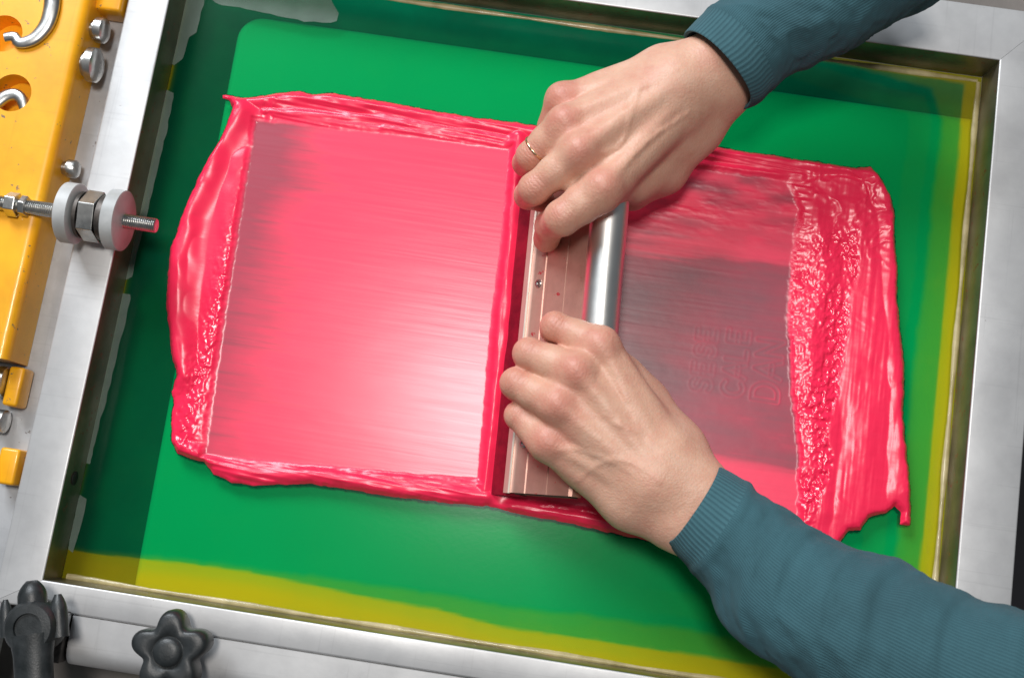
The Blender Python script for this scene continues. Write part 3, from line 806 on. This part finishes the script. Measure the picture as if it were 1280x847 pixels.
def build_hand(D, mirror, veins, seed):
    """skin surface grown round the bones; D holds joints as (x, y, z, radius) mm"""
    h = 1.2
    allp = np.array([p[:3] for v in D.values() for p in v])
    lo = allp.min(0) - 26; hi = allp.max(0) + 26
    g = [np.arange(lo[i], hi[i], h, dtype=np.float32) for i in range(3)]
    P3 = lambda p: np.array(p[:3])
    V3 = lambda *a: np.array(a, float)
    fingers = ['index', 'middle', 'ring', 'pinky']
    carp = D['carp']
    w0, w1 = D['wrist']; f0, f1 = D['fore']
    wm = (P3(w0) + P3(w1)) / 2
    cc = (P3(carp[1]) + P3(carp[2])) / 2
    t = D['thumb']

    def field(P):
        palm = None
        for f, c in zip(fingers, carp):            # four metacarpals side by side
            m = D[f][0]
            q = cone(P, P3(c) - (0, 0, 1), P3(m) - (0, 0, 2.0), c[3] - 2.0, m[3] - .2)
            palm = q if palm is None else smin(palm, q, 9)
        mi, mr, pk, cpk, ix = P3(D['middle'][0]), P3(D['ring'][0]), P3(D['pinky'][0]), P3(carp[3]), P3(D['index'][0])
        palm = smin(palm, cone(P, P3(carp[2]) - (0, 0, 10), (mi + mr) / 2 - (0, 0, 10), 14, 11), 10)
        palm = smin(palm, cone(P, cpk - (0, 0, 8), pk * .6 + cpk * .4 - (0, 0, 9), 14, 11), 9)
        fore = smin(cone(P, P3(w0), P3(f0), w0[3], f0[3]), cone(P, P3(w1), P3(f1), w1[3], f1[3]), 14)
        fore = smin(fore, cone(P, P3(w0), P3(carp[0]), w0[3] - 1, carp[0][3] - 1), 10)
        fore = smin(fore, cone(P, P3(w1), P3(carp[3]), w1[3] - 1, carp[3][3] - 1), 10)
        fore = smin(fore, cone(P, wm, cc, 18, 15), 10)
        body = smin(palm, fore, 12)
        th = cone(P, P3(t[0]), P3(t[1]), t[0][3], t[1][3])
        th = smin(th, cone(P, P3(t[1]), P3(t[2]), t[1][3] - .8, t[2][3]), 5)
        th = smin(th, cone(P, P3(t[2]), P3(t[3]), t[2][3] - .5, t[3][3]), 3)
        body = smin(body, th, 14)
        # flesh between thumb and index
        body = smin(body, cone(P, (P3(t[1]) + ix) / 2 - (0, 0, 9), (P3(t[0]) + P3(carp[0])) / 2 - (0, 0, 5), 12, 13), 14)
        body = smin(body, cone(P, P3(t[1]), ix - (0, 0, 10), 10, 9), 12)
        body = smin(body, cone(P, P3(t[0]), P3(w0) - (0, 0, 4), 13, 14), 12)
        fing = None
        mids = []
        for f in fingers:
            j = D[f]
            q = cone(P, P3(j[0]) - (0, 0, 1.0), P3(j[1]), j[0][3] - 1.4, j[1][3] - .5)
            q = smin(q, cone(P, P3(j[1]), P3(j[2]), j[1][3] - .4, j[2][3]), 3)
            q = smin(q, cone(P, P3(j[2]), P3(j[3]), j[2][3] - .2, j[3][3]), 3)
            m_ = P3(j[0]) * .5 + P3(j[1]) * .5
            q = smin(q, cone(P, m_ - V3(0, 0, 2), m_ - V3(0, 0, 2.2), j[1][3] + .2, j[1][3] + .2), 5)
            fing = q if fing is None else smin(fing, q, 1.4)
            mids.append(P3(j[0]) * .62 + P3(j[1]) * .38)
        # webs between neighbouring fingers
        web = None
        for a, b in zip(mids, mids[1:]):
            q = cone(P, a - (0, 0, 6), b - (0, 0, 6), 6.0, 6.0)
            web = q if web is None else np.minimum(web, q)
        fing = smin(fing, web, 4)
        dk = None
        for f in fingers:
            q = cone(P, P3(D[f][0]), P3(D[f][0]) + (0, 0, .01), 0, 0)
            dk = q if dk is None else np.minimum(dk, q)
        k = 1.2 + 8.5 * np.clip(1 - (dk - 8) / 18, 0, 1)
        hh = np.clip(.5 + .5 * (fing - body) / k, 0, 1)
        F = fing + (body - fing) * hh - k * hh * (1 - hh)
        for f in fingers:                           # knuckle heads
            m = P3(D[f][0]); r = D[f][0][3]
            F = smin(F, cone(P, m + (0, 0, r - 8.9), m + (0, 0, r - 8.8), 7.4, 7.4), 7)
            j1 = P3(D[f][1])
            F = smin(F, cone(P, j1 + (0, 0, D[f][1][3] - 6.8), j1 + (0, 0, D[f][1][3] - 6.7), 6.3, 6.3), 4)
        for f, c in zip(fingers, carp):             # tendons
            m = P3(D[f][0]) + (0, 0, D[f][0][3] - 3.4); c2 = P3(c) * .7 + cc * .3 + (0, 0, c[3] - 5.2)
            F = smin(F, cone(P, m, c2, 2.2, 1.2), 6)
        u = P3(w1)
        F = smin(F, cone(P, u + (0, 0, w1[3] - 9.6), u + (0, 0, w1[3] - 9.5), 8.5, 8.5), 9)
        return F

    # coarse pass finds the skin, fine pass samples only near it
    st = 5
    n = [int(math.ceil(len(q) / st)) * st for q in g]
    g = [lo[i] + h * np.arange(n[i], dtype=np.float32) for i in range(3)]
    Pc = np.stack(np.meshgrid(*[q[st // 2::st] for q in g], indexing='ij'), -1).reshape(-1, 3)
    Fc = field(Pc).reshape([k // st for k in n])
    F = Fc.repeat(st, 0).repeat(st, 1).repeat(st, 2).astype(np.float32)
    near = np.abs(F) < 9.5
    I = np.argwhere(near)
    Pn = (I * h + lo).astype(np.float32)
    Fn = np.concatenate([field(c) for c in np.array_split(Pn, max(1, len(Pn) // 60000))]).astype(np.float32)
    F[near] = Fn
    for path, r in veins:                           # veins ride on the skin
        pts = []
        for vi, (vx, vy) in enumerate(path):
            sink = 1.3 * (abs(2 * vi / (len(path) - 1) - 1) ** 3)
            ix = int(np.clip((vx - lo[0]) / h, 0, n[0] - 1)); iy = int(np.clip((vy - lo[1]) / h, 0, n[1] - 1))
            ks = np.where(F[ix, iy, :] < 0)[0]
            if len(ks): pts.append((vx, vy, float(g[2][ks[-1]]) - .3 - sink))
        for a, b in zip(pts, pts[1:]):
            i0 = [max(0, int((min(a[k], b[k]) - 7 - lo[k]) / h)) for k in range(3)]; i1 = [int((max(a[k], b[k]) + 7 - lo[k]) / h) for k in range(3)]
            sl = tuple(slice(i0[k], min(i1[k], n[k])) for k in range(3))
            Pl = np.stack(np.meshgrid(*[g[k][sl[k]] for k in range(3)], indexing='ij'), -1)
            F[sl] = smin(F[sl], cone(Pl, a, b, r, r), 2.2)
    V, Q = surface_nets(F, lo, h)
    # relax a little to hide the sampling grid
    for _ in range(2):
        acc = np.zeros_like(V); n = np.zeros(len(V))
        for a, b in ((0, 1), (1, 2), (2, 3), (3, 0)):
            np.add.at(acc, Q[:, a], V[Q[:, b]]); np.add.at(n, Q[:, a], 1)
            np.add.at(acc, Q[:, b], V[Q[:, a]]); np.add.at(n, Q[:, b], 1)
        V = V * .5 + .5 * acc / np.maximum(n, 1)[:, None]
    # redder skin over knuckles and finger joints
    fl = np.zeros(len(V))
    for f in fingers:
        for i, (amp, rr) in enumerate(((.42, 11), (.32, 10), (.35, 9), (.4, 9))):
            dd = np.linalg.norm(V - P3(D[f][i]) - np.array((0, 0, 6)), axis=1)
            fl = np.maximum(fl, amp * np.exp(-(dd / rr) ** 2))
    cr = np.zeros(len(V)); al = np.zeros(len(V))
    for f in fingers:
        for i, rr, amp in ((1, 7.5, 1.0), (0, 9.0, .35)):
            c0 = P3(D[f][i]); ax_ = P3(D[f][1]) - P3(D[f][0]); ax_ /= np.linalg.norm(ax_)
            pv = V - c0
            wgt = amp * np.exp(-(np.linalg.norm(pv - np.array((0, 0, 7.0)), axis=1) / rr) ** 2)
            up_ = wgt > cr
            cr[up_] = wgt[up_]; al[up_] = (pv @ ax_)[up_]
    me = bpy.data.meshes.new('hand')
    fast_mesh(me, V * MM, Q)
    for an, av in (('flush', fl), ('crease', cr), ('along', al)):
        at = me.attributes.new(an, 'FLOAT', 'POINT'); at.data.foreach_set('value', av.astype(np.float32))
    bm = bmesh.new(); bm.from_mesh(me)
    bmesh.ops.recalc_face_normals(bm, faces=bm.faces)
    bm.to_mesh(me); bm.free()
    me.update()
    return me

person = empty('person', (140, 0, 0))
tag(person, 'two arms in teal knit sleeves gripping and pushing the squeegee', 'person')
def plan(path):
    return [tuple(q[:2]) for q in densify([(x, y) for x, y in path], 3.0, .35, 7, False)]
lh = link('hand', build_hand(HAND_L, False, [(plan(v), r) for v, r in VEINS_L], 3), M['skin'], None, True); adopt(lh, person)
lh['label'] = 'lower hand with curled fingers over the squeegee'
rh = link('hand', build_hand(HAND_R, True, [(plan(v), r) for v, r in VEINS_R], 5), M['skin'], None, True); adopt(rh, person)
rh['label'] = 'upper hand with thin ring, fingers curled over the squeegee'

def build_sleeve(S, seed, fold_amp, twist):
    """cuff and sleeve: elliptical sections between traced edge points"""
    A = densify([q[0] for q in S], 1.6, 0, 1, False); B = densify([q[1] for q in S], 1.6, 0, 1, False)
    n = 150
    def res(P, n):
        s = [0]
        for a, b in zip(P, P[1:]): s.append(s[-1] + (b - a).length)
        s = np.array(s); t = np.linspace(0, s[-1], n)
        return np.stack([np.interp(t, s, [p[i] for p in P]) for i in range(3)], 1), s[-1]
    Ar, la = res(A, n); Br, lb = res(B, n)
    th = np.interp(np.linspace(0, 1, n), np.linspace(0, 1, len(S)), [q[2] for q in S])
    seg = 120
    ang = np.linspace(0, 2 * math.pi, seg + 1)
    Ltot = (la + lb) / 2
    ctr = (Ar + Br) / 2; half = (Ar - Br) / 2
    hw = np.linalg.norm(half, axis=1); e1 = half / hw[:, None]
    e2 = np.array([0, 0, 1.0])[None, :] * np.ones((n, 1))
    sl = np.linspace(0, Ltot, n)
    AA, SS = np.meshgrid(ang, sl)
    # folds: soft diagonal bunching, periodic round the arm
    fx = np.cos(AA) * 2.2; fy = np.sin(AA) * 2.2
    fold = fbm(SS / 25 + twist * np.sin(AA) + fx * .25, fy * .5 + fx * .3 + 5, 4, seed)
    fold = 1 - np.abs(fold) * 3.0
    big = fbm(SS / 38 + fx * .3, fy * .4, 3, seed + 9)
    cuff_len = 17.0
    body = sstep(cuff_len - 2, cuff_len + 12, SS)
    rad = fold_amp * body * (fold * 1.0 + big * 1.3 - .3)
    # seam roll where the cuff is knitted to the sleeve
    rad += 1.1 * np.exp(-((SS - cuff_len - 3) / 3.2) ** 2)
    ribs = .2 * np.cos(AA * 62) * (1 - body)
    rad += ribs
    ca, sa = np.cos(AA), np.sin(AA)
    rx = hw[:, None] + 1.0 + rad; rz = th[:, None] + rad
    V = ctr[:, None, :] + e1[:, None, :] * (rx * ca)[..., None] + e2[:, None, :] * (rz * sa)[..., None]
    # wobble the cuff's hem
    ax = (ctr[8] - ctr[0]); ax /= np.linalg.norm(ax)
    V -= ax[None, None, :] * ((1.0 * np.cos(AA * 2 + seed) + .4 * np.cos(AA * 3)) * np.exp(-SS / 6))[..., None]
    def grid(name, r0, r1, mat, lip):
        rows = [V[r] for r in range(r0, r1)]
        ss = list(sl[r0:r1])
        if lip:                                # turn the hem inward so the cloth has thickness
            c0 = ctr[r0]
            inner = []
            for k, (sc_, dx) in enumerate(((.93, 0.4), (.965, -.5), (.99, -.6))):
                inner.append(c0 + (rows[0] - c0) * sc_ + ax * dx)
            deep = c0 + (rows[0] - c0) * .90 + ax * 9
            rows = [deep] + inner + rows
            ss = [ss[0] - 12, ss[0] - 2, ss[0] - 1, ss[0] - .5] + ss
        R = np.array(rows)
        m, k = R.shape[:2]
        vv = R[:, :-1].reshape(-1, 3)
        kk = k - 1
        faces = []; uvs = []
        for r in range(m - 1):
            for c in range(kk):
                c2 = (c + 1) % kk
                faces.append((r * kk + c, (r + 1) * kk + c, (r + 1) * kk + c2, r * kk + c2))
                uvs += [(c / kk, ss[r] / Ltot), (c / kk, ss[r + 1] / Ltot), ((c + 1) / kk, ss[r + 1] / Ltot), ((c + 1) / kk, ss[r] / Ltot)]
        me = bpy.data.meshes.new(name)
        me.from_pydata((vv * MM).tolist(), [], faces)
        uv = me.uv_layers.new(name='UVMap')
        uv.data.foreach_set('uv', np.array(uvs, np.float32).reshape(-1))
        me.update()
        return link(name, me, mat, None, True)
    rc = int(np.searchsorted(sl, cuff_len)) + 1
    s_o = adopt(grid('sleeve', rc - 1, n, M['knit'], False), person)
    c_o = grid('cuff', 0, rc, M['cuff'], True)
    c_o.parent = s_o
    c_o.matrix_parent_inverse = Matrix.Translation(-person.location)
    c_o.matrix_parent_inverse = Matrix.Identity(4)
    return s_o
sl_ = build_sleeve(SLEEVE_L, 11, 1.5, 1.3); sl_['label'] = 'lower teal knit sleeve'
sr_ = build_sleeve(SLEEVE_R, 23, 2.0, -.9); sr_['label'] = 'upper teal knit sleeve'

# thin band on the ring finger of the upper hand
j = HAND_R['ring']
p0 = Vector(j[0][:3]); p1 = Vector(j[1][:3])
c = p0.lerp(p1, .80); d = (p1 - p0).normalized()
bm = bmesh.new()
R0, r0 = j[1][3] + .25, .35
q = d.to_track_quat('Z', 'Y').to_matrix()
vs = []
for i in range(40):
    t = 2 * math.pi * i / 40
    ring_ = []
    for k in range(8):
        s = 2 * math.pi * k / 8
        ring_.append(bm.verts.new((c + q @ Vector(((R0 + r0 * math.cos(s)) * math.cos(t), (R0 + r0 * math.cos(s)) * math.sin(t), 0.8 * math.sin(s)))) * MM))
    vs.append(ring_)
for i in range(40):
    for k in range(8):
        bm.faces.new((vs[i][k], vs[(i + 1) % 40][k], vs[(i + 1) % 40][(k + 1) % 8], vs[i][(k + 1) % 8]))
ro = adopt(link('ring', bm_mesh(bm, 'ring'), M['gold'], None, True), person)

# ------------------------------------------------------------------ press hardware on the left
side = link('base_plate', bm_mesh(box_bm(-420, -309.2, -420, 420, -2, 14, 1.5), 'base_plate'), M['plate'])
tag(side, 'grey metal plate running between the orange beam and the screen frame', 'plate')

def beam():
    root = empty('clamp_beam', (-375, 40, 14.2))
    tag(root, 'orange painted clamp beam with round holes along the left edge', 'beam')
    bm = bmesh.new()
    bmesh.ops.create_cube(bm, size=1)
    x0, x1, y0, y1, z0, z1 = -425, -326.5, -84, 420, 14.2, 45
    for v in bm.verts:
        v.co = Vector((x0 + (v.co.x + .5) * (x1 - x0), y0 + (v.co.y + .5) * (y1 - y0), z0 + (v.co.z + .5) * (z1 - z0))) * MM
    ed = [e for e in bm.edges if abs(e.verts[0].co.y - e.verts[1].co.y) > .1 and e.verts[0].co.z > .04]
    bmesh.ops.bevel(bm, geom=ed, offset=6 * MM, segments=6, profile=.5, affect='EDGES')
    me = bm_mesh(bm, 'beam_body')
    o = link('beam_body', me, M['orange'])
    for hx, hy, hz in HOLES:
        cb = lathe_bm([(30, 12.8), (60, 12.8)], 'Z', 40, (hx, hy, 0))
        co = link('cutter', bm_mesh(cb, 'cutter'))
        md = o.modifiers.new('hole', 'BOOLEAN'); md.object = co; md.operation = 'DIFFERENCE'; md.solver = 'EXACT'
        dg = bpy.context.evaluated_depsgraph_get()
        nm = bpy.data.meshes.new_from_object(o.evaluated_get(dg))
        o.modifiers.clear(); old = o.data; o.data = nm
        bpy.data.meshes.remove(old)
        cm_ = co.data; bpy.data.objects.remove(co); bpy.data.meshes.remove(cm_)
    o.data.name = 'beam_body'
    smooth_angle(o.data, 32)
    adopt(o, root)
    for nm_, pts, rr in (('hook', HOOK_A, [5.6, 5.6, 5.4, 5.0, 4.4, 3.6, 3.2]), ('hook', HOOK_B, [4.4, 4.4, 4.2, 3.6, 1.8])):
        dp = densify([tuple(p) for p in pts], 1.5, 0, 1, False)
        rad = np.interp(np.linspace(0, 1, len(dp)), np.linspace(0, 1, len(rr)), rr).tolist()
        if pts is HOOK_B:
            dp = [Vector((p.x, p.y, 40.0)) for p in dp]
        adopt(link(nm_, tube_mesh(nm_, dp, rad, 14, .55), M['steel']), root)
    for bx, by, bz, rr in ((-326.4, BOLTS[0][1], 31, 11.5), (-326.4, BOLTS[1][1] + 3, 31, 8.5), (-326.4, BOLTS[3][1], 27, 6)):
        me = bm_mesh(lathe_bm([(0, rr * .72), (3.2, rr * .72), (3.3, rr), (8.2, rr), (9.4, rr * .86), (9.8, rr * .4)], 'X', 32, (bx, by, bz)), 'bolt')
        smooth_angle(me, 40)
        adopt(link('bolt', me, M['steel']), root)
beam()

def hexa(name, xa, xb, y, z, r, mat, parent, rot=0.2):
    bm = bmesh.new()
    A, B = [], []
    for i in range(6):
        t = math.radians(60 * i) + rot
        A.append(bm.verts.new(Vector((xa, y + r * math.cos(t), z + r * math.sin(t))) * MM))
        B.append(bm.verts.new(Vector((xb, y + r * math.cos(t), z + r * math.sin(t))) * MM))
    for i in range(6): bm.faces.new((A[i], A[(i + 1) % 6], B[(i + 1) % 6], B[i]))
    bm.faces.new(A); bm.faces.new(B)
    bmesh.ops.bevel(bm, geom=bm.edges[:], offset=.5 * MM, segments=2, affect='EDGES', profile=.5)
    o = link(name, bm_mesh(bm, name), mat)
    return adopt(o, parent)

def adjuster():
    zc, yc = 49.2, 14.0
    root = empty('adjusting_rod', (-300, yc, 29.6))
    tag(root, 'threaded steel rod with hex nut between two thick pale washers', 'threaded rod')
    prof = []
    x = -400.0
    while x < -249:
        prof += [(x, 4.2), (x + .6, 4.7), (x + 1.2, 4.2)]
        x += 1.25
    prof += [(-248.6, 3.6)]
    me = bm_mesh(lathe_bm(prof, 'X', 20, (0, yc, zc)), 'rod'); smooth_angle(me, 25)
    adopt(link('rod', me, M['steel']), root)
    def disc(x0, x1, r):
        me = bm_mesh(lathe_bm([(x0, 5), (x0, r - 1), (x0 + .6, r), (x1 - .6, r), (x1, r - 1), (x1, 5)], 'X', 56, (0, yc, zc)), 'washer'); smooth_angle(me, 40)
        adopt(link('washer', me, M['nylon']), root)
    disc(-308.5, -299.5, 19.4); disc(-278.5, -269.5, 19.4)
    me = bm_mesh(lathe_bm([(-297.8, 5), (-297.8, 15), (-295.6, 15), (-295.6, 5)], 'X', 40, (0, yc, zc)), 'collar'); smooth_angle(me, 40)
    adopt(link('collar', me, M['dark_steel']), root)
    me = bm_mesh(lathe_bm([(-283.6, 5), (-283.6, 14.5), (-280.2, 14.5), (-280.2, 5)], 'X', 40, (0, yc, zc)), 'collar'); smooth_angle(me, 40)
    adopt(link('collar', me, M['dark_steel']), root)
    hexa('nut', -294.8, -284.4, yc, zc, 16.5, M['steel'], root, .26)
    hexa('nut', -346, -339, yc, zc, 8.0, M['steel'], root, .1)
    hexa('nut', -337, -333, yc, zc, 7.0, M['steel'], root, .4)
adjuster()

# orange blocks and bolts beyond the end of the beam
def block(name, x0, x1, y0, y1, z0, z1, label):
    bm = box_bm(x0, x1, y0, y1, z0, z1, 2.0, 3)
    me = bm_mesh(bm, name); smooth_angle(me, 40)
    return tag(link(name, me, M['orange']), label, 'block', 'small orange clamp blocks')
block('clamp_block', -330.5, -320.5, -112, -86.5, 14.2, 30, 'small orange block beside a bolt just below the orange beam')
block('clamp_block', -324.5, -311.5, -161, -138, 14.2, 30, 'lowest orange block on the grey plate near the frame')
block('clamp_block', -328, -309.6, 160, 196, 14.2, 34, 'orange block above the bolts at the top left corner')
def loose_bolt(x, y, z, r, label):
    root = empty('machine_bolt', (x, y, 14.2))
    tag(root, label, 'bolt', 'bolts below the orange beam')
    me = bm_mesh(lathe_bm([(-9, r * .5), (0, r * .5), (0, r), (5, r), (6, r * .8)], 'X', 32, (x, y, z)), 'head'); smooth_angle(me, 40)
    adopt(link('head', me, M['steel']), root)
    me = bm_mesh(lathe_bm([(-14, r * 1.15), (-9.2, r * 1.15)], 'X', 32, (x, y, z)), 'washer'); smooth_angle(me, 40)
    adopt(link('washer', me, M['dark_steel']), root)
loose_bolt(-337, -97, 25, 10, 'shiny round bolt head beside the upper small orange block')
loose_bolt(-334, -122, 22, 7.5, 'dull bolt between the two small orange blocks')

# ------------------------------------------------------------------ clamp bar, star knob, lever at the bottom
def clamp_bar():
    x0, x1 = -257, 420
    prof = [(-232.8, 2), (-232.8, 27.6), (-233.4, 28.2), (-250, 27.4)]
    for i in range(9):
        t = math.radians(90 - i * 90 / 8)
        prof.append((-252 - 12 * math.cos(t), 14 + 13.2 * math.sin(t)))
    prof += [(-264, 2)]
    bm = bmesh.new()
    A = [bm.verts.new(Vector((x0, y, z)) * MM) for y, z in prof]; B = [bm.verts.new(Vector((x1, y, z)) * MM) for y, z in prof]
    k = len(prof)
    for i in range(k): bm.faces.new((A[i], A[(i + 1) % k], B[(i + 1) % k], B[i]))
    bm.faces.new(A); bm.faces.new(B)
    me = bm_mesh(bm, 'clamp_bar'); smooth_angle(me, 30)
    tag(link('clamp_bar', me, M['alu']), 'bright rounded aluminium bar along the bottom of the screen frame', 'bar')
clamp_bar()

def star_knob():
    cx, cy = KNOB[0][0], KNOB[0][1]
    root = empty('star_knob', (cx, cy, 26.2))
    tag(root, 'black five lobed star knob on the aluminium bar', 'knob')
    bm = bmesh.new()
    seg = 100
    def ring(s, z):
        vs = []
        for i in range(seg):
            t = 2 * math.pi * i / seg
            r = (20.6 + 3.9 * math.cos(5 * (t - math.radians(98))) - .5 * math.cos(10 * (t - math.radians(98)))) * s
            vs.append(bm.verts.new(Vector((cx + r * math.cos(t), cy + r * math.sin(t), z)) * MM))
        return vs
    rings = [ring(.80, 42), ring(.95, 43), ring(1.0, 46), ring(1.0, 54), ring(.98, 57), ring(.93, 59.2), ring(.86, 60.2), ring(.7, 60.5)]
    def cring(r, z): return [bm.verts.new(Vector((cx + r * math.cos(2 * math.pi * i / seg), cy + r * math.sin(2 * math.pi * i / seg), z)) * MM) for i in range(seg)]
    rings += [cring(9.6, 60.4), cring(9.2, 59.4), cring(8.8, 59.4), cring(8.4, 61.6), cring(7.4, 62.8), cring(4, 63.4)]
    for P, Q in zip(rings, rings[1:]):
        for i in range(seg): bm.faces.new((P[i], P[(i + 1) % seg], Q[(i + 1) % seg], Q[i]))
    bm.faces.new(rings[0]); bm.faces.new(rings[-1])
    me = bm_mesh(bm, 'grip'); me.shade_smooth()
    adopt(link('grip', me, M['black']), root)
    me = bm_mesh(lathe_bm([(26.2, 9), (30, 9), (30.2, 5), (42, 5)], 'Z', 24, (cx, cy, 0)), 'stem'); smooth_angle(me, 40)
    adopt(link('stem', me, M['steel']), root)
star_knob()

def lever():
    a = Vector(HANDLE[0]); b = Vector(HANDLE[2])
    root = empty('clamp_lever', (a.x, a.y, 14))
    tag(root, 'black plastic lever with forked head at the lower left corner', 'lever')
    d = (b - a).normalized(); s = Vector((-d.y, d.x, 0))
    pts = [a + d * 8, a + d * 20, a + d * 40, a + d * 80, a + d * 110]
    adopt(link('grip', tube_mesh('grip', [p - Vector((0, 0, 2)) for p in pts], [13.5, 11.5, 11.0, 12.0, 12.0], 20, .7), M['black']), root)
    me = bm_mesh(lathe_bm([(44, 15.5), (62, 15.5), (64.5, 13.5), (65, 8.5), (63.5, 8.0), (63.5, 3)], 'Z', 36, (a.x + d.x * 4, a.y + d.y * 4, 0)), 'hub'); smooth_angle(me, 40)
    adopt(link('hub', me, M['black']), root)
    for q, w_, l0, l1 in ((0, 8.5, -2, -23), (-16.5, 3.6, 8, -14), (15.5, 5.2, 12, -13)):
        p0 = a + s * q + d * l0; p1 = a + s * q * .98 + d * l1
        n = 10
        P_ = [p0.lerp(p1, i / n) - Vector((0, 0, 4)) for i in range(n + 1)]
        rad = [w_ * (1 - .62 * max(0, (i / n - .55) / .45) ** 2) for i in range(n + 1)]
        adopt(link('prong', tube_mesh('prong', P_, rad, 16, .9), M['black']), root)
    me = bm_mesh(lathe_bm([(14.2, 7), (46, 7)], 'Z', 24, (a.x + d.x * 4, a.y + d.y * 4, 0)), 'post'); smooth_angle(me, 40)
    adopt(link('post', me, M['steel']), root)
lever()

br = empty('latch_bracket', (-259.5, -246, 2))
tag(br, 'worn steel latch bracket between the black lever and the aluminium bar', 'bracket')
adopt(link('plate', bm_mesh(box_bm(-262.8, -258.2, -262, -231, 2, 33, .8), 'plate'), M['dark_steel']), br)
adopt(link('tab', bm_mesh(box_bm(-268, -257, -240, -231.5, 30, 36, 1.2), 'tab'), M['steel']), br)
